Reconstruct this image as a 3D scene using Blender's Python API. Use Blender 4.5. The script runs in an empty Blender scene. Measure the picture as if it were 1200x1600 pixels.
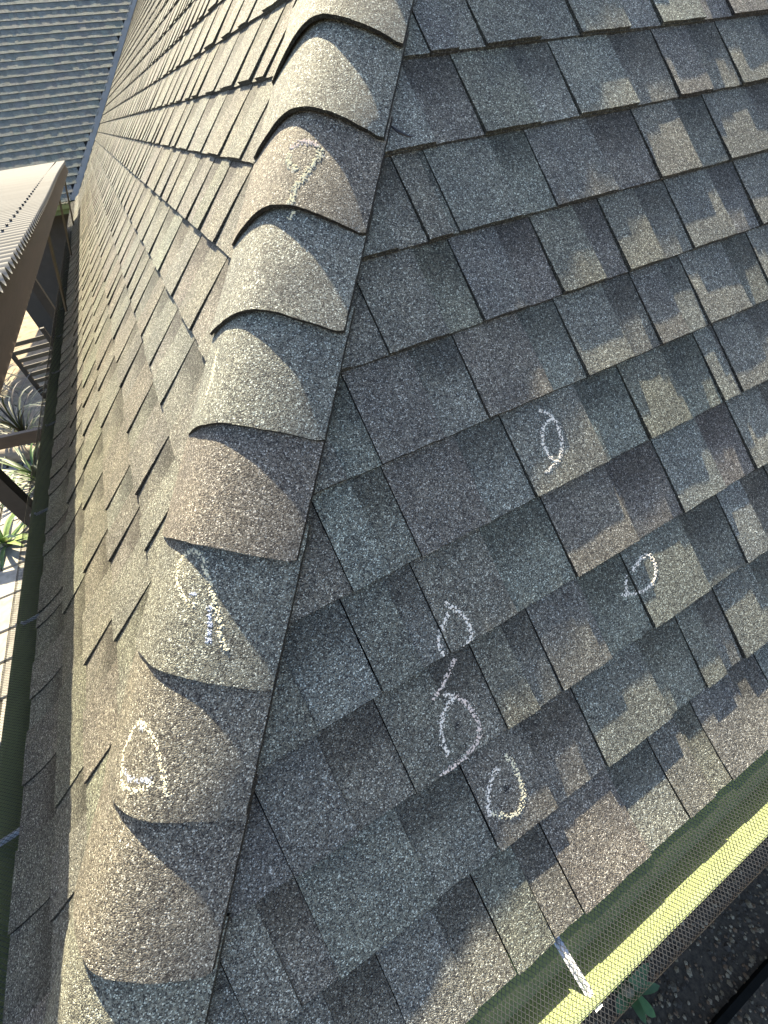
import bpy, math, random
import numpy as np
from mathutils import Vector, Matrix, noise
from mathutils.bvhtree import BVHTree

random.seed(11)
scene = bpy.context.scene
C = scene.collection

# ------------------------------------------------------------------ camera, sky, sun, exposure
cam_data = bpy.data.cameras.new('camera')
cam = bpy.data.objects.new('camera', cam_data)
C.objects.link(cam)
cam_data.sensor_fit = 'HORIZONTAL'
cam_data.sensor_width = 36.0
cam_data.lens = 36.0 * 633.58 / 1200.0
cam_data.clip_start = 0.02
cam_data.clip_end = 500.0
RX = (0.8736847, -0.4764211, -0.0978071)
RY = (-0.4063396, -0.6041601, -0.6856986)
RZ = (0.2676460, 0.6387226, -0.7212432)
CAM = Vector((0.59162, 0.10511, 0.86487))
cam.matrix_world = Matrix(((RX[0], -RY[0], -RZ[0], CAM.x),
                           (RX[1], -RY[1], -RZ[1], CAM.y),
                           (RX[2], -RY[2], -RZ[2], CAM.z),
                           (0, 0, 0, 1)))
scene.camera = cam

SUN_DIR = Vector((0.12, 0.6965, 0.7070)).normalized()
world = bpy.data.worlds.new('World')
scene.world = world
world.use_nodes = True
wn = world.node_tree
bg = wn.nodes.get('Background') or wn.nodes.new('ShaderNodeBackground')
sky = wn.nodes.new('ShaderNodeTexSky')
sky.sky_type = 'NISHITA'
sky.sun_disc = False
sky.sun_elevation = math.asin(SUN_DIR.z)
sky.sun_rotation = math.atan2(SUN_DIR.x, SUN_DIR.y)
sky.air_density = 1.0
sky.dust_density = 2.0
wn.links.new(sky.outputs[0], bg.inputs[0])
bg.inputs[1].default_value = 0.088
sun_data = bpy.data.lights.new('sun', 'SUN')
sun_data.energy = 5.0
sun_data.angle = math.radians(0.5)
sun_data.color = (1.0, 0.86, 0.60)
sun = bpy.data.objects.new('sun', sun_data)
C.objects.link(sun)
sun.rotation_euler = SUN_DIR.to_track_quat('Z', 'Y').to_euler()
sun.location = (0, 6, 12)
scene.view_settings.view_transform = 'Standard'
scene.view_settings.look = 'None'
scene.view_settings.gamma = 1.0
scene.view_settings.exposure = 2.18
scene.view_settings.use_curve_mapping = False

# ------------------------------------------------------------------ helpers
def link(name, mesh, mat=None, parent=None):
    o = bpy.data.objects.new(name, mesh)
    C.objects.link(o)
    if mat is not None and not mesh.materials:
        mesh.materials.append(mat)
    if parent is not None:
        o.parent = parent
    return o

def empty(name, loc=(0, 0, 0)):
    o = bpy.data.objects.new(name, None)
    C.objects.link(o)
    o.location = loc
    o.empty_display_size = 0.2
    return o

def tag(o, label=None, cat=None, group=None, kind=None):
    if label: o['label'] = label
    if cat: o['category'] = cat
    if group: o['group'] = group
    if kind: o['kind'] = kind
    return o

class MB:
    """collects vertices, faces and a colour per vertex, builds ONE mesh object"""
    def __init__(self):
        self.v, self.f, self.c, self.s = [], [], [], []
    def add(self, vs, fs, col=None, smooth=False):
        b = len(self.v)
        self.v += [tuple(p) for p in vs]
        self.f += [tuple(i + b for i in q) for q in fs]
        self.s += [smooth] * len(fs)
        if col is None: col = [(0.5, 0.5, 0.5)] * len(vs)
        elif not isinstance(col, list): col = [col] * len(vs)
        self.c += col
    def box(self, lo, hi, col=None):
        (a, b, c), (d, e, f) = lo, hi
        self.add([(a,b,c),(d,b,c),(d,e,c),(a,e,c),(a,b,f),(d,b,f),(d,e,f),(a,e,f)],
                 [(3,2,1,0),(4,5,6,7),(0,1,5,4),(1,2,6,5),(2,3,7,6),(3,0,4,7)], col)
    def bar(self, p, q, w, h, up=(0, 0, 1), col=None):
        p, q, up = Vector(p), Vector(q), Vector(up)
        d = (q - p).normalized()
        x = d.cross(up).normalized() * (w / 2)
        z = x.cross(d).normalized() * (h / 2)
        vs = [p-x-z, p+x-z, p+x+z, p-x+z, q-x-z, q+x-z, q+x+z, q-x+z]
        self.add(vs, [(3,2,1,0),(4,5,6,7),(0,1,5,4),(1,2,6,5),(2,3,7,6),(3,0,4,7)], col)
    def tube(self, pts, rad, n=8, col=None):
        pts = [Vector(p) for p in pts]
        rads = rad if isinstance(rad, (list, tuple)) else [rad] * len(pts)
        vs, fs = [], []
        for i, p in enumerate(pts):
            d = (pts[min(i+1, len(pts)-1)] - pts[max(i-1, 0)]).normalized()
            a = d.cross(Vector((0.3, 0.2, 0.9))).normalized()
            b = d.cross(a)
            for k in range(n):
                t = 2 * math.pi * k / n
                vs.append(p + (a * math.cos(t) + b * math.sin(t)) * rads[i])
        for i in range(len(pts) - 1):
            for k in range(n):
                fs.append((i*n+k, i*n+(k+1)%n, (i+1)*n+(k+1)%n, (i+1)*n+k))
        fs.append(tuple(range(n))[::-1]); fs.append(tuple((len(pts)-1)*n+k for k in range(n)))
        self.add(vs, fs, col, smooth=True)
    def build(self, name, mat=None, parent=None):
        me = bpy.data.meshes.new(name)
        me.from_pydata(self.v, [], self.f)
        at = me.attributes.new('tone', 'FLOAT_COLOR', 'POINT')
        buf = np.ones((len(self.v), 4), dtype=np.float32)
        buf[:, :3] = np.array(self.c, dtype=np.float32).reshape(-1, 3)
        at.data.foreach_set('color', buf.ravel())
        me.polygons.foreach_set('use_smooth', self.s)
        me.update()
        return link(name, me, mat, parent)

# ------------------------------------------------------------------ materials
def new_mat(name, rough=0.8, metal=0.0, spec=0.3):
    m = bpy.data.materials.new(name)
    m.use_nodes = True
    nt = m.node_tree
    b = nt.nodes['Principled BSDF']
    b.inputs['Roughness'].default_value = rough
    b.inputs['Metallic'].default_value = metal
    b.inputs['Specular IOR Level'].default_value = spec
    return m, nt, b

def N(nt, t, **kw):
    n = nt.nodes.new(t)
    for k, v in kw.items():
        if k.startswith('i_'): n.inputs[k[2:].replace('_', ' ')].default_value = v
        else: setattr(n, k, v)
    return n

def ramp(nt, stops, interp='LINEAR'):
    r = nt.nodes.new('ShaderNodeValToRGB')
    r.color_ramp.interpolation = interp
    e = r.color_ramp.elements
    while len(e) < len(stops): e.new(0.5)
    for i, (p, c) in enumerate(stops):
        e[i].position = p
        e[i].color = (*c, 1) if len(c) == 3 else c
    return r

def mul(nt, a, b, typ='MULTIPLY', fac=1.0):
    m = nt.nodes.new('ShaderNodeMix')
    m.data_type = 'RGBA'; m.blend_type = typ
    m.inputs[0].default_value = fac
    nt.links.new(a, m.inputs[6]); nt.links.new(b, m.inputs[7])
    return m.outputs[2]

BUMP = 1.25
def granule_material():
    m, nt, b = new_mat('mineral_granules', rough=0.85, spec=0.25)
    L = nt.links.new
    geo = N(nt, 'ShaderNodeNewGeometry')
    att = N(nt, 'ShaderNodeAttribute', attribute_name='tone')
    vor = N(nt, 'ShaderNodeTexVoronoi', i_Scale=700.0)
    L(geo.outputs['Position'], vor.inputs['Vector'])
    sep = N(nt, 'ShaderNodeSeparateColor')
    L(vor.outputs['Color'], sep.inputs[0])
    # each granule has its own shade: black, slate, brown, tan, pale
    r = ramp(nt, [(0.0, (0.22, 0.21, 0.23)), (0.18, (0.52, 0.50, 0.49)), (0.42, (0.85, 0.82, 0.78)),
                  (0.66, (1.15, 1.10, 1.02)), (0.86, (1.75, 1.77, 1.75)), (0.95, (3.2, 3.2, 3.15))], 'CONSTANT')
    L(sep.outputs[0], r.inputs[0])
    c = mul(nt, att.outputs['Color'], r.outputs[0])
    # broad blotches and weathering
    nz = N(nt, 'ShaderNodeTexNoise', i_Scale=14.0, i_Detail=4.0)
    L(geo.outputs['Position'], nz.inputs['Vector'])
    r2 = ramp(nt, [(0.3, (0.84, 0.84, 0.86)), (0.7, (1.16, 1.14, 1.1))])
    L(nz.outputs['Fac'], r2.inputs[0])
    c = mul(nt, c, r2.outputs[0])
    nz3 = N(nt, 'ShaderNodeTexNoise', i_Scale=150.0, i_Detail=2.0)
    L(geo.outputs['Position'], nz3.inputs['Vector'])
    r3 = ramp(nt, [(0.32, (0.8, 0.8, 0.8)), (0.68, (1.22, 1.2, 1.18))])
    L(nz3.outputs['Fac'], r3.inputs[0])
    c = mul(nt, c, r3.outputs[0])
    # scattered scuffs where granules have worn away
    nz4 = N(nt, 'ShaderNodeTexNoise', i_Scale=42.0, i_Detail=3.0, i_Roughness=0.7)
    L(geo.outputs['Position'], nz4.inputs['Vector'])
    r4 = ramp(nt, [(0.66, (1, 1, 1)), (0.74, (0.55, 0.55, 0.56))])
    L(nz4.outputs['Fac'], r4.inputs[0])
    c = mul(nt, c, r4.outputs[0])
    L(c, b.inputs['Base Color'])
    # relief of the granules
    inv = N(nt, 'ShaderNodeMath', operation='SUBTRACT'); inv.inputs[0].default_value = 1.0
    L(vor.outputs['Distance'], inv.inputs[1])
    add = N(nt, 'ShaderNodeMath', operation='ADD')
    hs = N(nt, 'ShaderNodeMath', operation='MULTIPLY'); hs.inputs[1].default_value = 0.7
    L(sep.outputs[1], hs.inputs[0])
    L(inv.outputs[0], add.inputs[0]); L(hs.outputs[0], add.inputs[1])
    bp = N(nt, 'ShaderNodeBump', i_Strength=BUMP, i_Distance=0.0009)
    L(add.outputs[0], bp.inputs['Height'])
    L(bp.outputs[0], b.inputs['Normal'])
    return m

M_GRAN = granule_material()

def paint(name, col, rough=0.5, metal=0.0, spec=0.4, var=0.25, scale=20.0, bump=0.0, bscale=200.0, stretch=None):
    m, nt, b = new_mat(name, rough, metal, spec)
    L = nt.links.new
    geo = N(nt, 'ShaderNodeNewGeometry')
    vec = geo.outputs['Position']
    if stretch:
        mp = N(nt, 'ShaderNodeMapping'); mp.inputs['Scale'].default_value = stretch
        L(vec, mp.inputs['Vector']); vec = mp.outputs[0]
    nz = N(nt, 'ShaderNodeTexNoise', i_Scale=scale, i_Detail=6.0, i_Roughness=0.65)
    L(vec, nz.inputs['Vector'])
    lo = tuple(max(0, x * (1 - var)) for x in col); hi = tuple(min(1, x * (1 + var)) for x in col)
    r = ramp(nt, [(0.3, lo), (0.7, hi)])
    L(nz.outputs['Fac'], r.inputs[0])
    L(r.outputs[0], b.inputs['Base Color'])
    if bump:
        n2 = N(nt, 'ShaderNodeTexNoise', i_Scale=bscale, i_Detail=4.0)
        L(vec, n2.inputs['Vector'])
        bp = N(nt, 'ShaderNodeBump', i_Strength=bump, i_Distance=0.003)
        L(n2.outputs['Fac'], bp.inputs['Height']); L(bp.outputs[0], b.inputs['Normal'])
    return m

def tone_mat(name, rough=0.7, spec=0.3, scale=30.0, var=0.3, bump=0.3):
    m, nt, b = new_mat(name, rough, 0.0, spec)
    L = nt.links.new
    geo = N(nt, 'ShaderNodeNewGeometry')
    att = N(nt, 'ShaderNodeAttribute', attribute_name='tone')
    nz = N(nt, 'ShaderNodeTexNoise', i_Scale=scale, i_Detail=5.0)
    L(geo.outputs['Position'], nz.inputs['Vector'])
    r = ramp(nt, [(0.3, (1-var,)*3), (0.7, (1+var,)*3)])
    L(nz.outputs['Fac'], r.inputs[0])
    L(mul(nt, att.outputs['Color'], r.outputs[0]), b.inputs['Base Color'])
    bp = N(nt, 'ShaderNodeBump', i_Strength=bump, i_Distance=0.004)
    L(nz.outputs['Fac'], bp.inputs['Height']); L(bp.outputs[0], b.inputs['Normal'])
    return m

M_DECK = paint('roofing_felt', (0.025, 0.025, 0.027), 0.9)
M_GUTTER = paint('green_gutter_paint', (0.26, 0.31, 0.15), 0.6, var=0.12, scale=9.0, bump=0.06, bscale=30)
M_MESH = paint('galvanised_mesh', (0.045, 0.045, 0.045), 0.4, metal=0.3, var=0.2, scale=60)
M_HANGER = paint('galvanised_strap', (0.72, 0.74, 0.78), 0.35, metal=0.35, var=0.2, scale=70, bump=0.15)
M_FLASH = paint('valley_metal', (0.22, 0.235, 0.24), 0.6, metal=0.0, var=0.15, scale=4)
M_WALL = paint('stucco_wall', (0.07, 0.062, 0.052), 0.9, var=0.12, scale=8, bump=0.3, bscale=90)
M_TRIM = paint('painted_fascia', (0.16, 0.20, 0.08), 0.6, var=0.15)
M_SHEET = paint('white_corrugated_metal', (0.155, 0.155, 0.15), 0.8, metal=0.0, spec=0.1, var=0.10, scale=3, stretch=(0.4, 6, 1))
M_BROWN = paint('brown_stained_wood', (0.040, 0.024, 0.017), 0.65, var=0.3, scale=10, bump=0.25, bscale=60, stretch=(1, 0.3, 3))
M_BLACK = paint('dark_stained_post', (0.03, 0.026, 0.024), 0.6, var=0.3, scale=12)
M_EDGE = paint('rubber_edging', (0.008, 0.008, 0.007), 0.95, spec=0.05)
M_STRUT = paint('weathered_strut', (0.07, 0.06, 0.045), 0.6, var=0.2, scale=20)
M_SOIL = paint('garden_soil', (0.20, 0.16, 0.11), 0.95, var=0.5, scale=5, bump=0.8, bscale=40)
M_DARKSOIL = paint('damp_gravel_bed', (0.045, 0.036, 0.024), 0.95, var=0.6, scale=40, bump=1.0, bscale=90)
M_CONC = paint('old_concrete', (0.10, 0.10, 0.08), 0.9, var=0.25, scale=6, bump=0.3, bscale=120)
M_PAVER = tone_mat('pale_stone', 0.85, 0.2, 14.0, 0.2, 0.35)
M_STONE = tone_mat('gravel_stone', 0.85, 0.25, 200.0, 0.3, 0.2)
M_LEAF = tone_mat('leaf', 0.5, 0.4, 20.0, 0.3, 0.1)
M_CHALK, _nt, _b = new_mat('chalk', rough=0.95, spec=0.1)
_a = N(_nt, 'ShaderNodeAttribute', attribute_name='tone'); _nt.links.new(_a.outputs['Color'], _b.inputs['Base Color'])
M_TAR = paint('sealant_tar', (0.012, 0.012, 0.014), 0.35, var=0.2)

# ------------------------------------------------------------------ roof geometry
T = 0.96726                      # rise over run
SL = math.sqrt(1 + T * T)
CS = 1 / SL
S = 0.143                        # exposure of a shingle course
Y0 = 10.7                        # eave of the far wing
NR = Vector((0, -T * CS, CS)); NL = Vector((-T * CS, 0, CS))
HIP = Vector((1, 1, T)).normalized()
NC = Vector((-0.39919187, -0.39919187, 0.82540397))
ML = Vector((0.70710678, -0.70710678, 0))
TB = math.tan(math.radians(29.4466)); CB = math.cos(math.radians(29.4466))

def sm(x):
    x = max(0.0, min(1.0, x)); return x * x * (3 - 2 * x)

def pt_right(a, s, w):
    w -= 0.0085
    if s < 0.15: w += 0.5 * (0.19 / 0.15) * (0.15 - s) ** 2
    return Vector((a, s * CS, s * T * CS)) + NR * w

def pt_left(a, s, w):
    p = Vector((s * CS, a, s * T * CS)) + NL * (w - 0.005)
    if p.x < 0.125: p.z += 1.9 * (0.125 - max(p.x, -0.02)) ** 2
    return p

def pt_far(a, s, w):
    return Vector((a, Y0 + s * CS, s * T * CS)) + NR * w

PL = {'right': (pt_right, lambda s: s * CS + 0.065, lambda s: 7 - s * CS - 0.02),
      'left': (pt_left, lambda s: s * CS + 0.065, lambda s: Y0 + s * CS - 0.03),
      'far': (pt_far, lambda s: -2.0, lambda s: s * CS - 0.09)}

PAL = [(0.171, 0.164, 0.152), (0.180, 0.180, 0.170), (0.194, 0.200, 0.190), (0.206, 0.214, 0.204),
       (0.156, 0.154, 0.149), (0.181, 0.173, 0.161)]

def piece(mb, plane, k, a0, a1, kind, tone, fine, wv=0.0, start=None):
    P, amin, amax = PL[plane]
    s0 = k * S; ln = S + 0.028
    wb = (0.0106 if kind == 'tooth' else (0.0080 if k == 0 else 0.0060)) + (wv * 0.3 if k == 0 else wv)
    if plane == 'far': wb = 0.0092 + wv * 1.5
    ns = 15 if fine else 2
    na = max(3, int((a1 - a0) / 0.011)) if fine else 1
    sl0, sl1 = random.uniform(-0.0012, 0.0012), random.uniform(-0.004, 0.004)
    if kind != 'tooth': sl0 = sl1 = 0
    rows = []
    for i in range(ns + 1):
        f = i / ns
        s = s0 + f * ln
        lo = max(a0 + sl0 * (1 - f), amin(s)); hi = min(a1 + sl1 * (1 - f), amax(s))
        if hi - lo < 0.006: break
        rows.append((s, f, lo, hi))
    if len(rows) < 2: return False
    top, cols = [], []
    for (s, f, lo, hi) in rows:
        for j in range(na + 1):
            a = lo + (hi - lo) * j / na
            ss, w = s, wb * (1 - f) + 0.0006 * f
            if fine:
                w += 0.0005 * noise.noise(Vector((a * 22, s * 22, k * 3.1))) * (1 - 0.6 * f)
                if f == 0: ss += 0.0011 * noise.noise(Vector((a * 120, k * 7.7, 1))) + 0.0012 * noise.noise(Vector((a * 25, k * 2.7, 4)))
                if kind == 'tooth' and j in (0, na): a += 0.0007 * noise.noise(Vector((s * 130, a * 9, 2)))
            top.append((a, ss, w))
            band = 1.0 - 0.14 * sm(((s - s0) / S - 0.5) / 0.5)  # tooth: shade below the next course's butt painted into the tone
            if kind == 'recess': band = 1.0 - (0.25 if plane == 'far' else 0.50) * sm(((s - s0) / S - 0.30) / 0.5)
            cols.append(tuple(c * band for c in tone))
    n1 = na + 1; nr = len(rows)
    vs = [P(*q) for q in top]
    fs = [(i*n1+j, i*n1+j+1, (i+1)*n1+j+1, (i+1)*n1+j) for i in range(nr-1) for j in range(na)]
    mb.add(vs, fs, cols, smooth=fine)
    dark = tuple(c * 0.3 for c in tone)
    # butt edge in two layers, the lower one a hair proud
    r0 = top[:n1]
    if fine:
        h = 0.5 * wb
        prof = [(0, None), (0, h + 0.0004), (-0.0012, h), (-0.0012, -0.001)]
    else:
        prof = [(0, None), (0, -0.001)]
    vs = []
    for ds, w in prof:
        for (a, s, w0) in r0: vs.append(P(a, s + ds, w0 if w is None else w))
    fs = [(i*n1+j+1, i*n1+j, (i+1)*n1+j, (i+1)*n1+j+1) for i in range(len(prof)-1) for j in range(na)]
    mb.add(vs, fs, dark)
    if kind == 'tooth' or fine:
        for j in (0, na):
            col = [top[i*n1+j] for i in range(nr)]
            vs = [P(*q) for q in col] + [P(a, s, -0.001) for a, s, w in col]
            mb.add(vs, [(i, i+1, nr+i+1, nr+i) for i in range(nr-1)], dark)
    return True

LINES_R = {9: [1.238, 1.451, 1.662, 1.877], 8: [1.166, 1.374, 1.635, 1.825], 7: [0.987, 1.045, 1.247, 1.503, 1.703],
           6: [0.851, 1.022, 1.186, 1.342, 1.513, 1.717], 5: [0.772, 0.961, 1.166, 1.345, 1.475],
           4: [0.769, 0.981, 1.237, 1.434, 1.489], 3: [0.638, 0.749, 0.991, 1.244, 1.445],
           2: [0.444, 0.623, 0.781, 0.888, 1.089, 1.335], 1: [0.443, 0.694, 0.905, 1.143],
           0: [0.489, 0.643, 0.767, 0.995, 1.102]}
LINES_L = {0: [0.382, 0.6, 0.78, 0.974, 1.024, 1.236], 1: [0.494, 0.908, 1.2], 2: [0.454, 0.661, 0.898, 1.128, 1.316],
           3: [0.597, 0.782, 0.942, 1.315, 1.559], 4: [0.805, 1.039, 1.283], 5: [0.902, 1.094, 1.29, 1.489],
           6: [0.929, 1.157, 1.396, 1.62], 7: [1.168, 1.322, 1.478, 1.662], 8: [1.087, 1.263, 1.467, 1.672],
           9: [1.167, 1.267, 1.415, 1.612, 1.841]}

def layout(plane, k, a_end, known):
    """positions of the tooth edges along one course"""
    gap = 0.0006 if plane == 'left' else 0.0009
    rnd = random.Random(hash((plane == 'right', plane == 'far', k)))
    lines = list(known.get(k, []))
    lo = PL[plane][1](k * S)
    if not lines: lines = [lo + rnd.uniform(0.02, 0.2)]
    while lines[0] > lo - 0.02: lines.insert(0, lines[0] - rnd.choice((0.11, 0.15, 0.18, 0.21, 0.24)))
    while lines[-1] < a_end: lines.append(lines[-1] + rnd.choice((0.1, 0.14, 0.17, 0.2, 0.22, 0.26)))
    out = []
    for i in range(len(lines) - 1):
        p, q = lines[i], lines[i + 1]
        m = p + (q - p) * rnd.uniform(0.48, 0.62)
        if q - p < 0.08: m = q - 0.012
        out.append(('tooth', p + gap, m)); out.append(('recess', m - 0.001, q - gap))
    mix = {'right': 0.75, 'left': 0.5, 'far': 0.3}[plane]
    mean = (0.178, 0.182, 0.158)
    pick = lambda: tuple(mean[i] + (c - mean[i]) * mix for i, c in enumerate(tuple(p * q for p, q in zip(rnd.choice(PAL), (0.96, 1.02, 0.97)))))
    return [(kd, a, b, tuple(c * rnd.uniform(0.97, 1.03) for c in pick()), rnd.uniform(-0.0009, 0.0009)) for kd, a, b in out]

def in_view(p, margin=0.12):
    d = p - CAM
    z = d.dot(Vector(RZ))
    if z < 0.05: return False
    x = d.dot(Vector(RX)) / z * 633.58 / 600; y = d.dot(Vector(RY)) / z * 633.58 / 800
    return abs(x) < 1 + margin and abs(y) < 1 + margin

# the house and its roof decks
house = tag(empty('house'), 'house with steep charcoal and brown shingle roof, capped hip and green gutters', 'house')

def deck(name, pts, drop, n, label):
    mb = MB()
    v = [Vector(p) - n * drop for p in pts]
    u = [Vector(p) - n * (drop + 0.03) for p in pts]
    k = len(v)
    mb.add(v + u, [tuple(range(k)), tuple(range(k, 2*k))[::-1]] + [(i, (i+1) % k, k+(i+1) % k, k+i) for i in range(k)], (0.02,)*3)
    o = mb.build(name, M_DECK, house)
    if label: o['label'] = label
    return o

R3 = 3.5 * T
dR = deck('roof_slope', [(0.02, 0.012, 0.01), (6.98, 0.012, 0.01), (3.5, 3.5, R3)], 0.03, NR, 'shaded roof slope with sunlit lower shingle edges')
dL = deck('roof_slope', [(0.012, 0.02, 0.01), (0.012, Y0, 0.01), (3.5, 3.5 + Y0, R3), (3.5, 3.5, R3)], 0.03, NL, 'sunlit roof slope seen edge-on')
dF = deck('roof_slope', [(-2.0, Y0 + 0.012, 0.01), (0, Y0 + 0.012, 0.01), (3.5, 3.5 + Y0, R3), (-2.0, 3.5 + Y0, R3)], 0.02, NR, 'shaded slope of the far wing')
NE = Vector((T * CS, 0, CS)); NB = Vector((0, T * CS, CS))
deck('roof_slope', [(6.98, 0.02, 0.01), (3.5, 3.5, R3), (3.5, 3.5 + Y0, R3), (6.98, 6.98 + Y0, 0.01)], 0.02, NE, None)
deck('roof_slope', [(3.5, 3.5 + Y0, R3), (-2.0, 3.5 + Y0, R3), (-2.0, 6.98 + Y0, 0.01), (6.98, 6.98 + Y0, 0.01)], 0.02, NB, None)

specs = []
for plane, kmax, a_end, known in (('right', 34, 7.0, LINES_R), ('left', 34, 14.3, LINES_L)):
    for k in range(kmax):
        for (kd, a, b, tone, wv) in layout(plane, k, min(a_end, PL[plane][2](k * S) + 0.1), known):
            sc = (k + 0.5) * S
            if b < PL[plane][1](k * S) + 0.01: continue
            p = PL[plane][0](0.5 * (a + b), sc, 0)
            specs.append((plane, k, a, b, kd, tone, wv, (p - CAM).length, in_view(p)))
near = sorted([q for q in specs if q[8]], key=lambda q: q[7] - (0.25 if q[0] == 'right' else 0))[:285]
near_ids = {id(q) for q in near}
bvh_v, bvh_f = [], []
rest = {'right': MB(), 'left': MB()}
for q in specs:
    plane, k, a, b, kd, tone, wv = q[:7]
    if id(q) in near_ids:
        mb = MB()
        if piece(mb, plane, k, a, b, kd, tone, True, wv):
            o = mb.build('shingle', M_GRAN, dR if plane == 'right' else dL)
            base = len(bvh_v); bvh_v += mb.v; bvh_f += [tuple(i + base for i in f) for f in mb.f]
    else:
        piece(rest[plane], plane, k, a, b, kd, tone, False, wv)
for plane, par in (('right', dR), ('left', dL)):
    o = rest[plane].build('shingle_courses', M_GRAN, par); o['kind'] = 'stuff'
mb = MB()
for k in range(34):
    for (kd, a, b, tone, wv) in layout('far', k, PL['far'][2](k * S) + 0.05, {}):
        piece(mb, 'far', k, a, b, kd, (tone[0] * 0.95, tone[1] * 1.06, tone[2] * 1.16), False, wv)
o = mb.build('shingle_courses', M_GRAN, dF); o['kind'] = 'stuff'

# valley metal where the sunlit slope dies into the far wing
mb = MB()
for s_a, s_b in ((0.0, 4.8),):
    def vp(s, da, db, w): return Vector((s * CS + da, Y0 + s * CS + db, s * T * CS + w))
    mb.add([vp(s_a, 0.0, 0.03, -0.004), vp(s_b, 0.0, 0.03, -0.004), vp(s_b, -0.11, 0.0, 0.012), vp(s_a, -0.11, 0.0, 0.012),
            vp(s_a, -0.11, 0.0, 0.004), vp(s_b, -0.11, 0.0, 0.004), vp(s_b, 0.03, -0.07, 0.034), vp(s_a, 0.03, -0.07, 0.034)],
           [(0, 1, 2, 3), (3, 2, 5, 4), (0, 7, 6, 1)], (0.2,)*3)
mb.build('valley_flashing', M_FLASH, house)

# ------------------------------------------------------------------ hip caps
CAP_E = 0.15629
CAP_TONES = {0: (0.185, 0.190, 0.175), 1: (0.190, 0.195, 0.180), 2: (0.176, 0.165, 0.150), 3: (0.185, 0.190, 0.180), 4: (0.185, 0.192, 0.180),
             5: (0.168, 0.156, 0.144), 6: (0.185, 0.190, 0.175), 7: (0.180, 0.173, 0.158), 8: (0.180, 0.171, 0.157), 9: (0.20, 0.205, 0.185)}
CAP_TONES = {k: (c[0] * 1.03, c[1] * 1.07, c[2] * 1.03) for k, c in CAP_TONES.items()}
TBR = math.tan(math.radians(23.5)); TBL = math.tan(math.radians(31.0))
def cap_pt(h, x, lift):
    return HIP * h + ML * x + NC * (-(TBR if x > 0 else TBL) * (math.sqrt(x * x + 0.040 ** 2) - 0.040) - 0.0235 + lift / CB)

def make_cap(i, mb, fine=True):
    h0 = 1.6576 - CAP_E * i
    ln = CAP_E + 0.05
    rnd = random.Random(100 + i)
    nh, nx = (15, 30) if fine else (2, 8)
    xl = -0.118 + rnd.uniform(-0.004, 0.004) if i < 6 else -0.108
    xr = 0.112 + rnd.uniform(-0.002, 0.002)
    tone = CAP_TONES.get(i, rnd.choice(PAL[:4]))
    lb = 0.0100 + rnd.uniform(-0.002, 0.002)
    curl_l, curl_r = rnd.uniform(-0.002, 0.003), rnd.uniform(-0.002, 0.003)
    if i < 5: lb += 0.002
    skew = rnd.uniform(-0.005, 0.005)
    top = []
    for a in range(nh + 1):
        f = a / nh
        for b in range(nx + 1):
            x = xl + (xr - xl) * b / nx
            e = 1 - (0.45 * (x / 0.115) ** 2 if x < 0 else 0.75 * (x / 0.112) ** 2)
            e2 = 1 - (0.55 if x < 0 else 0.25) * (x / 0.115) ** 2
            lift = 0.0175 * e + lb * (1 - f) * e2 + ((curl_l if x < 0 else curl_r) * sm((abs(x) - 0.06) / 0.05)) * (1 - f) ** 2
            h = h0 + f * ln + skew * x / 0.11 * (1 - f)
            if fine:
                lift += 0.0006 * noise.noise(Vector((h * 18, x * 25, i * 5.3))) + 0.0016 * noise.noise(Vector((h * 6, x * 9, i * 3.3)))
                if a == 0: h += 0.0012 * noise.noise(Vector((x * 90, i * 4.4, 0))) + 0.0022 * noise.noise(Vector((x * 18, i * 4.4, 9)))
                if a == 0 and b in (0, nx): h += 0.004
                if b in (0, nx): x += 0.0010 * noise.noise(Vector((h * 90, i, b)))
            top.append((h, x, lift))
    n1 = nx + 1
    vs = [cap_pt(*q) for q in top]
    fs = [(r*n1+c, r*n1+c+1, (r+1)*n1+c+1, (r+1)*n1+c) for r in range(nh) for c in range(nx)]
    mb.add(vs, fs, tone, smooth=True)
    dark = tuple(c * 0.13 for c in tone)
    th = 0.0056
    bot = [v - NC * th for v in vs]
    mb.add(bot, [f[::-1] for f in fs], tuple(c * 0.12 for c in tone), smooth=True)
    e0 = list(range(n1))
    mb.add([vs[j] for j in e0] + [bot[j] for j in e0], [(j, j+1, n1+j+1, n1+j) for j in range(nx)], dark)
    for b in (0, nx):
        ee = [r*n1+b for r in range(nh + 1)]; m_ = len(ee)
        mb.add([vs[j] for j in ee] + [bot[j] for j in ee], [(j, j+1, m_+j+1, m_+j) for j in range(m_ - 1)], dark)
    return h0

caps = {}
for i in range(-2, 11):
    mb = MB(); make_cap(i, mb)
    caps[i] = mb.build('hip_cap', M_GRAN, house)
    base = len(bvh_v); bvh_v += mb.v; bvh_f += [tuple(q + base for q in f) for f in mb.f]
mb = MB()
for i in range(-28, -2): make_cap(i, mb, False)
mb.build('hip_cap_run', M_GRAN, house)['kind'] = 'stuff'

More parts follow.
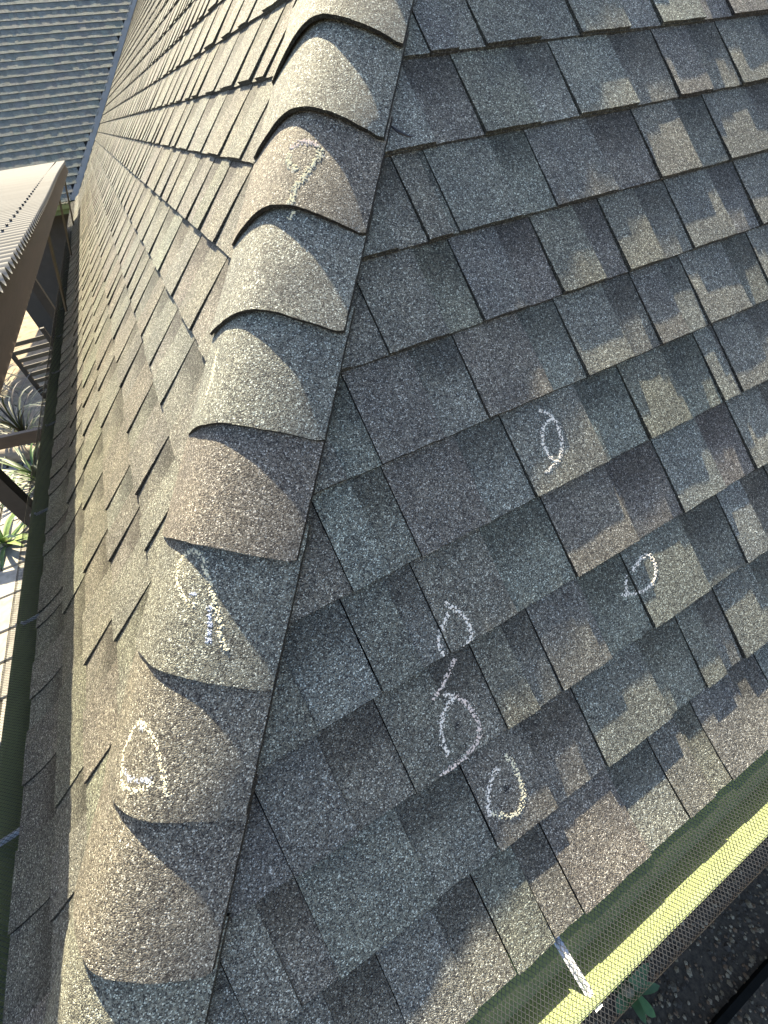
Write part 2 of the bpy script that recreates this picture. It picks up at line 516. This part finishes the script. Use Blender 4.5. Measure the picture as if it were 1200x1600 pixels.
# ------------------------------------------------------------------ chalk marks
bvh = BVHTree.FromPolygons(bvh_v, bvh_f)
CAP={
 "A": [[(1.4319, -0.0024), (1.4199, -0.0008), (1.408, 0.0063), (1.4038, 0.0164)], [(1.4404, -0.0031), (1.4493, 0.0074), (1.454, 0.0208), (1.4505, 0.035)], [(1.4505, 0.035), (1.4427, 0.0387), (1.4292, 0.0378), (1.4156, 0.0335), (1.4022, 0.0293), (1.3897, 0.0268), (1.3758, 0.0198), (1.3643, 0.0201), (1.347, 0.0195), (1.3327, 0.0174)]] ,
 "B": [[(1.2238, -0.0887), (1.2099, -0.0845), (1.2001, -0.0857)], [(1.1494, -0.067), (1.1345, -0.0657), (1.1188, -0.0605), (1.1038, -0.0574), (1.0894, -0.0562), (1.0771, -0.0612)]] ,
 "C": [[(0.8675, -0.0154), (0.8582, -0.0264), (0.8437, -0.0327), (0.8327, -0.0294), (0.8202, -0.0202), (0.8118, -0.0107), (0.8058, 0.001), (0.8032, 0.0116)], [(0.8675, -0.0154), (0.8642, 0.0), (0.8562, 0.0083), (0.8458, 0.0126), (0.8343, 0.0205), (0.8259, 0.0256), (0.8114, 0.0319), (0.7987, 0.0377), (0.786, 0.0442), (0.7747, 0.0472), (0.7647, 0.0531), (0.7582, 0.0583)], [(0.8063, 0.0289), (0.793, 0.0308), (0.7817, 0.0339), (0.7696, 0.0372), (0.7624, 0.037)], [(0.8158, 0.0004), (0.8157, 0.0095)]] ,
 "D": [[(0.6548, -0.0308), (0.6423, -0.0434), (0.6313, -0.0448), (0.6164, -0.0527), (0.6064, -0.05), (0.5964, -0.0428), (0.5881, -0.0391), (0.5833, -0.0317), (0.5856, -0.0156), (0.5902, -0.0015), (0.5972, 0.0083), (0.6034, 0.0139)], [(0.6548, -0.0308), (0.6539, -0.0125), (0.6463, -0.0025), (0.6396, 0.007), (0.6302, 0.0128), (0.6185, 0.0201), (0.608, 0.0254), (0.5986, 0.0288), (0.5916, 0.0331)], [(0.6503, -0.0301), (0.6505, -0.0198)], [(0.5983, -0.0375), (0.5954, -0.0223), (0.5997, -0.0083), (0.602, 0.0035), (0.6054, 0.0127)]] ,
}

RT={
 "E": [[(1.0526, 0.6969), (1.0591, 0.6904), (1.0678, 0.683), (1.0694, 0.6762), (1.0578, 0.6732), (1.045, 0.6676), (1.0377, 0.658), (1.0316, 0.6438), (1.0329, 0.6319), (1.0332, 0.6204), (1.0405, 0.6102)], [(1.0694, 0.6762), (1.0738, 0.6651), (1.0715, 0.6534), (1.0675, 0.6381), (1.0612, 0.6259), (1.0533, 0.6155), (1.0476, 0.6094), (1.0362, 0.6067), (1.0274, 0.6041), (1.0112, 0.6015)]] ,
 "F": [[(0.7716, 0.4967), (0.7802, 0.4846), (0.7881, 0.4709), (0.7913, 0.4558), (0.7903, 0.4409), (0.7858, 0.4318), (0.7682, 0.4261)], [(0.773, 0.4826), (0.7613, 0.4755), (0.7522, 0.4652), (0.7415, 0.4558), (0.7374, 0.443), (0.7387, 0.4291)], [(0.7527, 0.4156), (0.7404, 0.4073), (0.7275, 0.3977), (0.7155, 0.3896), (0.6967, 0.3838)]] ,
 "G": [[(0.7151, 0.3805), (0.7295, 0.3682), (0.7202, 0.3661), (0.7059, 0.3615), (0.6957, 0.3509), (0.6879, 0.337), (0.684, 0.3208), (0.6839, 0.3041)], [(0.7295, 0.3682), (0.7403, 0.3523), (0.7434, 0.3333), (0.7435, 0.3122), (0.7369, 0.299), (0.7178, 0.29), (0.6987, 0.289), (0.6822, 0.2883), (0.6616, 0.2869)]] ,
 "H": [[(0.7597, 0.2544), (0.7652, 0.2442), (0.7672, 0.2353), (0.7664, 0.2253), (0.7658, 0.2114), (0.7651, 0.1994), (0.7615, 0.1904), (0.7545, 0.1808), (0.7466, 0.1738), (0.7377, 0.1732), (0.7271, 0.1776), (0.7165, 0.1858), (0.7067, 0.1972)], [(0.7438, 0.2419), (0.733, 0.2413), (0.7257, 0.233), (0.7161, 0.2263), (0.7105, 0.2151), (0.7045, 0.2052), (0.7046, 0.1931)]] ,
 "I": [[(1.0975, 0.3847), (1.1036, 0.3935), (1.1157, 0.393), (1.1243, 0.3986), (1.1426, 0.3963), (1.1451, 0.3832), (1.1428, 0.3712), (1.136, 0.3615), (1.1259, 0.3535), (1.1114, 0.3499), (1.0994, 0.3484), (1.0852, 0.3523), (1.0726, 0.3566), (1.0576, 0.361)], [(1.0854, 0.3874), (1.0793, 0.3787), (1.0738, 0.3687), (1.0699, 0.359)]] ,
}

def chalk(strokes, to_world, nrm, parent, cols, label, width=0.0028, dens=1.0, gs=1.0):
    mb = MB()
    rnd = random.Random(len(strokes) * 31 + int(strokes[0][0][0] * 1e4))
    for si, st in enumerate(strokes):
        col = cols[si % len(cols)]
        pts = [Vector((p[0], p[1], 0)) for p in st]
        for a, b in zip(pts[:-1], pts[1:]):
            d = b - a; L_ = d.length
            if L_ < 1e-5: continue
            d.normalize(); nn = Vector((-d.y, d.x, 0))
            for _ in range(int(L_ * 9500 * dens * (width / 0.0028))):
                q = a + d * rnd.uniform(0, L_) + nn * rnd.gauss(0, width * 0.62)
                if noise.noise(Vector((q.x * 330, q.y * 330, si))) < 0.02: continue
                w = to_world(q.x, q.y)
                hit, hn, _i, _d = bvh.ray_cast(w + nrm * 0.06, -nrm, 0.15)
                if hit is None: continue
                if hn.dot(nrm) < 0: hn = -hn
                r = rnd.uniform(0.0005, 0.0011) * gs
                u = hn.orthogonal().normalized(); v = hn.cross(u)
                ph = rnd.uniform(0, 6.28)
                ring = [hit + hn * 0.0001 + (u * math.cos(ph + t) + v * math.sin(ph + t)) * r * rnd.uniform(0.7, 1.3) for t in (0, 1.57, 3.14, 4.71)]
                sh = rnd.uniform(0.8, 1.05)
                mb.add(ring + [hit + hn * (r * 0.8)], [(0, 1, 4), (1, 2, 4), (2, 3, 4), (3, 0, 4)], tuple(c * sh for c in col))
    o = mb.build('chalk_mark', M_CHALK, parent)
    o['label'] = label
    return o

YEL, WHT, PCH, BLU = (0.82, 0.76, 0.54), (0.87, 0.81, 0.70), (0.80, 0.68, 0.58), (0.46, 0.50, 0.60)
cw = lambda h, x: cap_pt(h, x, 0.02)
chalk(CAP['A'], cw, NC, caps[2], [YEL, PCH, YEL], 'yellow chalk loop with a tail', 0.0030, 1.2, 1.5)
chalk(CAP['B'][1:], cw, NC, caps[4], [YEL], 'faint yellow chalk stroke at the cap edge', 0.0036, 0.8, 1.3)
chalk(CAP['C'], cw, NC, caps[6], [YEL, YEL, BLU, BLU], 'yellow and pale blue chalk loop', 0.0028, 0.8, 1.1)
chalk(CAP['D'], cw, NC, caps[7], [YEL, YEL, BLU, BLU], 'yellow chalk oval with a pale blue base', 0.0027, 0.7)
rw = lambda a, s: pt_right(a, s, 0.006)
chalk(RT['E'], rw, NR, dR, [WHT], 'narrow pointed oval in white chalk', 0.0024, 1.5)
chalk(RT['F'], rw, NR, dR, [WHT, WHT, PCH], 'open white chalk loop crossing a shingle edge', 0.0026, 1.3)
chalk(RT['G'], rw, NR, dR, [WHT, PCH], 'round white chalk loop with a long tail', 0.0026, 1.3)
chalk(RT['H'], rw, NR, dR, [YEL, WHT], 'pear shaped yellow-white chalk ring', 0.0030, 1.2)
chalk(RT['I'], rw, NR, dR, [WHT], 'small chalk ring across a shingle joint', 0.0024, 1.5)

def bruise(world, nrm, p, parent):
    mb = MB(); rnd = random.Random(int(p[0] * 1e4))
    for _ in range(70):
        w = world(p[0] + rnd.gauss(0, 0.0035), p[1] + rnd.gauss(0, 0.0028))
        hit, hn, _i, _d = bvh.ray_cast(w + nrm * 0.06, -nrm, 0.15)
        if hit is None: continue
        if hn.dot(nrm) < 0: hn = -hn
        r = rnd.uniform(0.0005, 0.0010); u = hn.orthogonal().normalized(); v = hn.cross(u)
        mb.add([hit + (u * math.cos(t) + v * math.sin(t)) * r for t in (0, 1.57, 3.14, 4.71)] + [hit + hn * r * 0.4], [(0, 1, 4), (1, 2, 4), (2, 3, 4), (3, 0, 4)], (0.02, 0.02, 0.022))
    mb.build('hail_bruise', M_CHALK, parent)['kind'] = 'stuff'
for p in ((0.715, 0.332), (0.742, 0.212)): bruise(rw, NR, p, dR)

# a torn bead of sealant beside the hip
mb = MB()
mb.tube([pt_right(1.000, 1.190, 0.007), pt_right(1.006, 1.180, 0.008), pt_right(1.012, 1.170, 0.009), pt_right(1.024, 1.161, 0.009), pt_right(1.040, 1.158, 0.008)],
        [0.0012, 0.002, 0.0028, 0.0022, 0.0012], 7)
mb.build('sealant_bead', M_TAR, dR)

# ------------------------------------------------------------------ gutters
GP = [(-0.012, -0.004), (-0.010, -0.080), (0.050, -0.084), (0.060, -0.066), (0.074, -0.020), (0.077, -0.010), (0.083, -0.010), (0.084, -0.020)]
def gutter(fn, a0, a1, label, cell, a_fine):
    mb = MB()
    th = 0.0018
    inner = GP
    outer = []
    for i, p in enumerate(GP):
        a = Vector(GP[max(i-1, 0)]); b = Vector(GP[min(i+1, len(GP)-1)])
        d = (b - a).normalized(); outer.append((p[0] - d.y * -th * -1, p[1] + d.x * -th))
    loop = inner + outer[::-1]
    n = max(2, int((a1 - a0) / 0.4)); k = len(loop)
    vs = [fn(a0 + (a1 - a0) * i / n, d, z) for i in range(n + 1) for d, z in loop]
    fs = [(i*k+j, i*k+(j+1) % k, (i+1)*k+(j+1) % k, (i+1)*k+j) for i in range(n) for j in range(k)]
    fs += [tuple(range(k)), tuple(n*k+j for j in range(k))[::-1]]
    mb.add(vs, fs)
    g = mb.build('gutter', M_GUTTER, house)
    g['label'] = label
    # expanded metal guard
    mp = [(-0.02, 0.000), (0.0, 0.001), (0.03, -0.001), (0.06, -0.004), (0.090, -0.007), (0.100, -0.009), (0.106, -0.016), (0.108, -0.026)]
    cum = [0]
    for p, q in zip(mp[:-1], mp[1:]): cum.append(cum[-1] + math.dist(p, q))
    def at(u):
        u = max(0, min(cum[-1] - 1e-6, u))
        for i in range(len(mp) - 1):
            if u <= cum[i + 1]:
                f = (u - cum[i]) / (cum[i+1] - cum[i]); return (mp[i][0] + f * (mp[i+1][0] - mp[i][0]), mp[i][1] + f * (mp[i+1][1] - mp[i][1]))
    V, F = [], []
    a = a0
    segs = [(a0, min(a1, a_fine), cell), (min(a1, a_fine), a1, cell * 2)]
    for s_a, s_b, ce in segs:
        if s_b - s_a < 0.01: continue
        ha = ce * 0.5; dv = ce * 0.62; wd = ce * 0.088
        ncol = int((s_b - s_a) / ha); nrow = int(cum[-1] / dv)
        for r in range(nrow + 1):
            base = len(V)
            for c in range(ncol + 1):
                up = ((c + r) % 2)
                u = r * dv + (dv * 0.46 if up else -dv * 0.46)
                lift = 0.0005 * math.sin(c * 0.21 + r) + (0.0004 if up else -0.0004)
                d0, z0 = at(u - wd); d1, z1 = at(u + wd)
                aa = s_a + c * ha
                z0 += lift; z1 += lift
                V.append(fn(aa, d0, z0)); V.append(fn(aa, d1, z1)); V.append(fn(aa, d1, z1 - ce * 0.10))
            for c in range(ncol):
                b = base + c * 3
                F.append((b, b+1, b+4, b+3)); F.append((b+1, b+2, b+5, b+4))
    me = bpy.data.meshes.new('mesh_screen')
    me.from_pydata(V, [], F); me.update()
    link('mesh_screen', me, M_MESH, g)['kind'] = 'stuff'
    return g

def hanger(fn, a, par, sk=0.0):
    mb = MB()
    w = 0.006
    prof = [(-0.008, -0.006), (0.010, -0.010), (0.045, -0.016), (0.078, -0.019), (0.088, -0.012)]
    vs = []
    for z_off in (0, -0.0016):
        for (d, z) in prof:
            for sgn in (-1, 1): vs.append(fn(a + sgn * w + sk * (d + 0.008) / 0.096, d, z + z_off))
    n = len(prof) * 2
    fs = [(2*i, 2*i+1, 2*i+3, 2*i+2) for i in range(len(prof)-1)]
    fs += [(n+2*i+2, n+2*i+3, n+2*i+1, n+2*i) for i in range(len(prof)-1)]
    fs += [(2*i, 2*i+2, n+2*i+2, n+2*i) for i in range(len(prof)-1)] + [(2*i+3, 2*i+1, n+2*i+1, n+2*i+3) for i in range(len(prof)-1)]
    fs += [(0, 1, n+1, n), (n-2, n-1, 2*n-1, 2*n-2)]
    mb.add(vs, fs)
    # stiffening rib and screw head
    mb.tube([fn(a + sk * 0.1, 0.004, -0.0075), fn(a + sk * 0.5, 0.045, -0.0135), fn(a + sk * 0.8, 0.072, -0.0165)], 0.0022, 6)
    mb.tube([fn(a + sk * 0.85, 0.074, -0.018), fn(a + sk * 0.85, 0.074, -0.012)], 0.004, 8)
    mb.build('hanger', M_HANGER, par)

fR = lambda a, d, z: Vector((a, -d, z))
fL = lambda a, d, z: Vector((-d, a, z + 0.003))
fF = lambda a, d, z: Vector((a, Y0 - d, z))
gR = gutter(fR, -0.09, 7.0, 'green painted gutter under a wire mesh guard, its front edge sunlit', 0.0066, 2.2)
gL = gutter(fL, -0.085, Y0 - 0.12, 'narrow green gutter in shade with pale hangers', 0.0066, 4.0)
gF = gutter(fF, -2.0, -0.12, 'gutter of the far wing', 0.03, -2.0)
for a in (0.155, 0.715, 1.35, 2.0, 2.65, 3.3, 3.95, 4.6, 5.3, 6.0): hanger(fR, a, gR, 0.004)
for a in (0.55, 1.068, 1.541, 2.18, 2.776, 3.371, 3.97, 4.57, 5.2, 5.8, 6.4, 7.0, 7.7, 8.4, 9.1, 9.8): hanger(fL, a, gL, -0.004)

# ------------------------------------------------------------------ fascia, soffit, walls
mb = MB()
mb.box((-0.006, 0.016, -0.16), (7.0, 0.034, -0.012)); mb.build('fascia', M_TRIM, house)
mb = MB()
mb.box((0.016, 0.036, -0.16), (0.034, Y0 - 0.002, -0.012)); mb.build('fascia', M_TRIM, house)
mb = MB()
mb.box((-2.0, Y0 + 0.016, -0.16), (0.0, Y0 + 0.034, -0.012)); mb.build('fascia', M_TRIM, house)
mb = MB()
mb.add([(0.036, 0.036, -0.14), (6.9, 0.036, -0.14), (6.9, 17.6, -0.14), (-1.95, 17.6, -0.14), (-1.95, Y0 + 0.036, -0.14), (0.036, Y0 + 0.036, -0.14)],
       [(0, 1, 2, 3, 4, 5)])
mb.build('soffit', M_TRIM, house)
mb = MB()
w0 = [(0.42, 0.42), (6.6, 0.42), (6.6, 17.2), (-1.85, 17.2), (-1.85, Y0 + 0.42), (0.42, Y0 + 0.42)]
mb.add([(x, y, z) for z in (-2.62, -0.145) for x, y in w0], [(i, (i+1) % 6, 6+(i+1) % 6, 6+i) for i in range(6)])
mb.build('wall', M_WALL, house)

# ------------------------------------------------------------------ ground
GZ = -2.6
def sheet(name, lo, hi, z, mat):
    mb = MB(); nx = 40
    xs = [lo[0] + (hi[0]-lo[0]) * i / nx for i in range(nx+1)]; ys = [lo[1] + (hi[1]-lo[1]) * i / nx for i in range(nx+1)]
    mb.add([(x, y, z + 0.006 * noise.noise(Vector((x, y, 0)))) for y in ys for x in xs],
           [(j*(nx+1)+i, j*(nx+1)+i+1, (j+1)*(nx+1)+i+1, (j+1)*(nx+1)+i) for j in range(nx) for i in range(nx)])
    return tag(mb.build(name, mat), kind='structure')
mb = MB(); mb.add([(-300, -300, GZ - 0.03), (300, -300, GZ - 0.03), (300, 300, GZ - 0.03), (-300, 300, GZ - 0.03)], [(0, 1, 2, 3)])
tag(mb.build('ground', M_SOIL), kind='structure')
sheet('gravel_bed', (-1.0, -2.6), (7.5, -0.52), GZ, M_DARKSOIL)
mb = MB(); mb.box((-0.6, -0.56, GZ - 0.05), (7.5, 0.42, GZ + 0.03))
tag(mb.build('concrete_apron', M_CONC), kind='structure')
rnd = random.Random(5)
mb = MB()
for _ in range(5200):
    x, y = rnd.uniform(0.7, 3.2), rnd.uniform(-2.0, -0.5)
    if y > -0.60 and rnd.random() < 0.75: continue
    r = rnd.uniform(0.005, 0.013) * (1.6 if rnd.random() < 0.06 else 1)
    c = rnd.choice([(0.17, 0.135, 0.085), (0.10, 0.085, 0.06), (0.26, 0.22, 0.15), (0.06, 0.05, 0.038), (0.15, 0.10, 0.06)])
    ph = rnd.uniform(0, 6.28); z = GZ + 0.002
    ring = [(x + math.cos(ph + t) * r * rnd.uniform(0.7, 1.2), y + math.sin(ph + t) * r * rnd.uniform(0.7, 1.2), z) for t in (0, 1.25, 2.5, 3.75, 5.0)]
    mb.add(ring + [(x + rnd.uniform(-.3, .3) * r, y + rnd.uniform(-.3, .3) * r, z + r * 0.9)], [(i, (i+1) % 5, 5) for i in range(5)], c)
tag(mb.build('gravel', M_STONE), kind='stuff')

def blade(mb, base, yaw, length, width, rise, droop, col, n=7, fold=0.25):
    d = Vector((math.cos(yaw), math.sin(yaw), 0)); sd = Vector((-d.y, d.x, 0))
    vs, p, el = [], Vector(base), rise
    for i in range(n + 1):
        f = i / n
        w = width * (0.55 + 1.1 * f) * (1 - f) ** 0.6 if f < 1 else 0.0
        w = max(w, 0.0008)
        up = Vector((0, 0, 1)) * math.cos(el) - d * math.sin(el)
        vs += [p - sd * w + up * w * fold, p.copy(), p + sd * w + up * w * fold]
        p = p + (d * math.cos(el) + Vector((0, 0, 1)) * math.sin(el)) * (length / n)
        el -= droop / n
    mb.add(vs, [(3*i+c, 3*i+c+1, 3*i+c+4, 3*i+c+3) for i in range(n) for c in (0, 1)], col, smooth=True)

def plant(name, loc, n, length, width, rise, droop, cols, label, cat, seed, stem=None):
    rnd = random.Random(seed)
    root = tag(empty(name, loc), label, cat)
    for i in range(n):
        mb = MB()
        f = i / n
        blade(mb, (0, 0, 0.02 + 0.05 * f), i * 2.4 + rnd.uniform(-.3, .3), length * rnd.uniform(0.7, 1.1), width * rnd.uniform(0.8, 1.15),
              rise[0] + (rise[1] - rise[0]) * f, droop * rnd.uniform(0.7, 1.2), rnd.choice(cols), n=8)
        mb.build('leaf', M_LEAF, root)
    mb = MB(); mb.tube([(0, 0, -0.02), (0, 0, 0.10)], [width * 1.4, width * 0.7], 8, (0.12, 0.11, 0.06)); mb.build('stem', M_LEAF, root)
    return root

G1, G2, G3 = (0.10, 0.17, 0.05), (0.16, 0.23, 0.07), (0.06, 0.10, 0.035)
plant('weed', (1.26, -0.66, GZ + 0.01), 9, 0.17, 0.035, (0.3, 0.9), 0.9, [(0.05, 0.12, 0.03), (0.04, 0.09, 0.03)],
      'low broad-leaved weed growing in dark gravel below the gutter', 'weed', 3)
# black edging strip along the gravel bed
mb = MB(); mb.box((-0.9, -0.975, GZ - 0.02), (6.5, -0.945, GZ + 0.045))
tag(mb.build('garden_edging', M_EDGE), 'low black edging strip along the dark gravel below the gutter', 'edging')

# left yard: pale slabs, rockery, plants
mb = MB(); mb.add([(-9, -1, GZ - 0.005), (-0.5, -1, GZ - 0.005), (-0.5, 10.9, GZ - 0.005), (-9, 10.9, GZ - 0.005)], [(0, 1, 2, 3)], (0.3,)*3)
yard = tag(mb.build('yard', paint('pale_gravel', (0.17, 0.155, 0.12), 0.95, var=0.5, scale=7, bump=0.8, bscale=60)), kind='structure')
path = tag(empty('path'), kind='structure')
rnd = random.Random(9)
y = 2.6
while y < 7.4:
    h = rnd.uniform(0.38, 0.52); x = -3.6
    while x < -1.2:
        w = rnd.uniform(0.45, 0.75)
        mb = MB(); g = 0.012
        c = rnd.uniform(0.24, 0.36)
        z = GZ + 0.035 + rnd.uniform(-0.004, 0.004); ch = 0.008
        lo, hi = (x + g, y + g), (x + w - g, y + h - g)
        vs = [(lo[0], lo[1], GZ), (hi[0], lo[1], GZ), (hi[0], hi[1], GZ), (lo[0], hi[1], GZ)]
        vs += [(lo[0], lo[1], z - ch), (hi[0], lo[1], z - ch), (hi[0], hi[1], z - ch), (lo[0], hi[1], z - ch)]
        vs += [(lo[0] + ch, lo[1] + ch, z), (hi[0] - ch, lo[1] + ch, z), (hi[0] - ch, hi[1] - ch, z), (lo[0] + ch, hi[1] - ch, z)]
        fs = [(i, (i+1) % 4, 4+(i+1) % 4, 4+i) for i in range(4)] + [(4+i, 4+(i+1) % 4, 8+(i+1) % 4, 8+i) for i in range(4)] + [(8, 9, 10, 11)]
        mb.add(vs, fs, (c, c * 0.96, c * 0.86)); mb.build('paving_slab', M_PAVER, path)
        x += w
    y += h
plant('agave', (-2.28, 5.25, GZ + 0.03), 26, 0.62, 0.035, (0.15, 1.2), 0.8, [G1, G2, G2], 'spiky green agave beside the pale paving slabs', 'agave', 21)
plant('palm_shrub', (-2.25, 7.9, GZ), 70, 1.5, 0.018, (0.4, 1.45), 1.8, [(0.02, 0.03, 0.012), (0.025, 0.02, 0.015), (0.03, 0.045, 0.02)],
      'dark shrub of thin arching fronds growing in the yard by the patio cover', 'shrub', 8)
plant('palm_shrub', (-3.0, 10.4, GZ), 50, 1.5, 0.022, (0.4, 1.4), 1.5, [G3, (0.06, 0.05, 0.04)],
      'second arching shrub further back beside the far wing wall', 'shrub', 18)
mb = MB()
mb.tube([(-3.0, 7.55, GZ + 0.13), (-2.6, 7.42, GZ + 0.14), (-2.2, 7.25, GZ + 0.13), (-1.85, 7.12, GZ + 0.12)], [0.11, 0.13, 0.12, 0.10], 12, (0.22, 0.19, 0.15))
tag(mb.build('log', M_PAVER), 'weathered grey log lying across the end of the paving', 'log')
plant('fern_clump', (-1.95, 6.4, GZ), 60, 0.9, 0.022, (0.4, 1.4), 1.7, [(0.03, 0.06, 0.02), (0.06, 0.11, 0.03), (0.02, 0.03, 0.012)],
      'dense green fern clump between the agave and the grey log', 'fern', 33)
# slatted rack standing in the shade
rack = tag(empty('slatted_rack', (-1.55, 8.6, GZ)), 'dark slatted wooden rack standing under the patio cover', 'rack')
for sx in (-0.3, 0.3):
    mb = MB(); mb.box((sx - 0.03, -0.03, 0.0), (sx + 0.03, 0.03, 1.35)); mb.build('leg', M_BLACK, rack)
for i in range(8):
    mb = MB(); mb.box((-0.268, -0.02, 0.35 + i * 0.12), (0.268, 0.0, 0.41 + i * 0.12)); mb.build('slat', M_STRUT, rack)

# ------------------------------------------------------------------ patio cover over the left eave
PX, PZ = 0.225, 0.59
patio = tag(empty('patio_cover', (-0.9, 4.4, GZ)), 'patio cover of white corrugated metal on brown beams beside the left gutter', 'patio cover')
O = Vector((-0.9, 4.4, GZ))
def ploc(mb): mb.v = [tuple(Vector(p) - O) for p in mb.v]; return mb
mb = MB()
pitch, ya, yb = 0.0762, 0.25, 8.35
nper = int((yb - ya) / pitch); sub = 8
xs = [-1.35, -0.9, -0.4, PX]
pr = [(ya + pitch * i / sub, PZ + 0.013 * math.cos(2 * math.pi * i / sub)) for i in range(nper * sub + 1)]
for dz in (0, -0.0012):
    mb.add([(x, yy, z + dz + 0.004 * math.sin(yy * 1.3)) for (yy, z) in pr for x in xs],
           [(i*4+j, i*4+j+1, (i+1)*4+j+1, (i+1)*4+j) for i in range(len(pr)-1) for j in range(3)], (0.7,)*3, smooth=True)
for x in (PX, -1.35):
    mb.add([(x, yy, z + d + 0.004 * math.sin(yy * 1.3)) for (yy, z) in pr for d in (0, -0.0012)], [(2*i, 2*i+1, 2*i+3, 2*i+2) for i in range(len(pr)-1)], (0.7,)*3)
ploc(mb).build('roof_sheet', M_SHEET, patio)
mb = MB()
for i in range(0, nper, 2):
    for x in (PX - 0.10, -0.75):
        yy = ya + pitch * i
        mb.tube([(x, yy, PZ + 0.006), (x, yy, PZ + 0.016)], 0.006, 6)
ploc(mb).build('roof_screw', M_TAR, patio)['kind'] = 'stuff'
mb = MB(); mb.box((PX - 0.055, ya + 0.02, PZ - 0.100), (PX - 0.018, yb - 0.02, PZ - 0.013)); ploc(mb).build('beam', M_BROWN, patio)
mb = MB(); mb.box((-0.95, ya + 0.02, PZ - 0.185), (-0.85, yb - 0.02, PZ - 0.06)); ploc(mb).build('beam', M_BROWN, patio)
mb = MB(); mb.box((-1.34, ya + 0.02, PZ - 0.165), (-1.28, yb - 0.02, PZ - 0.013)); ploc(mb).build('beam', M_BROWN, patio)
for i in range(12):
    yy = 0.6 + i * 0.68
    mb = MB(); mb.box((-1.278, yy, PZ - 0.058), (PX - 0.057, yy + 0.04, PZ - 0.012)); ploc(mb).build('rafter', M_BROWN, patio)
for yy in (3.27, 8.15):
    mb = MB(); mb.box((-0.955, yy - 0.055, GZ), (-0.845, yy + 0.055, PZ - 0.187)); ploc(mb).build('post', M_BLACK, patio)
mb = MB(); mb.bar((-2.3, 5.78, -1.5), (-0.9, 5.42, -1.5), 0.06, 0.14); ploc(mb).build('cross_rail', M_BROWN, patio)
for yy in (3.4, 5.2, 7.0):
    mb = MB()
    mb.bar((PX - 0.036, yy, PZ - 0.105), (0.035, yy + 0.10, 0.075), 0.014, 0.010)
    ploc(mb).build('bracket', M_STRUT, patio)
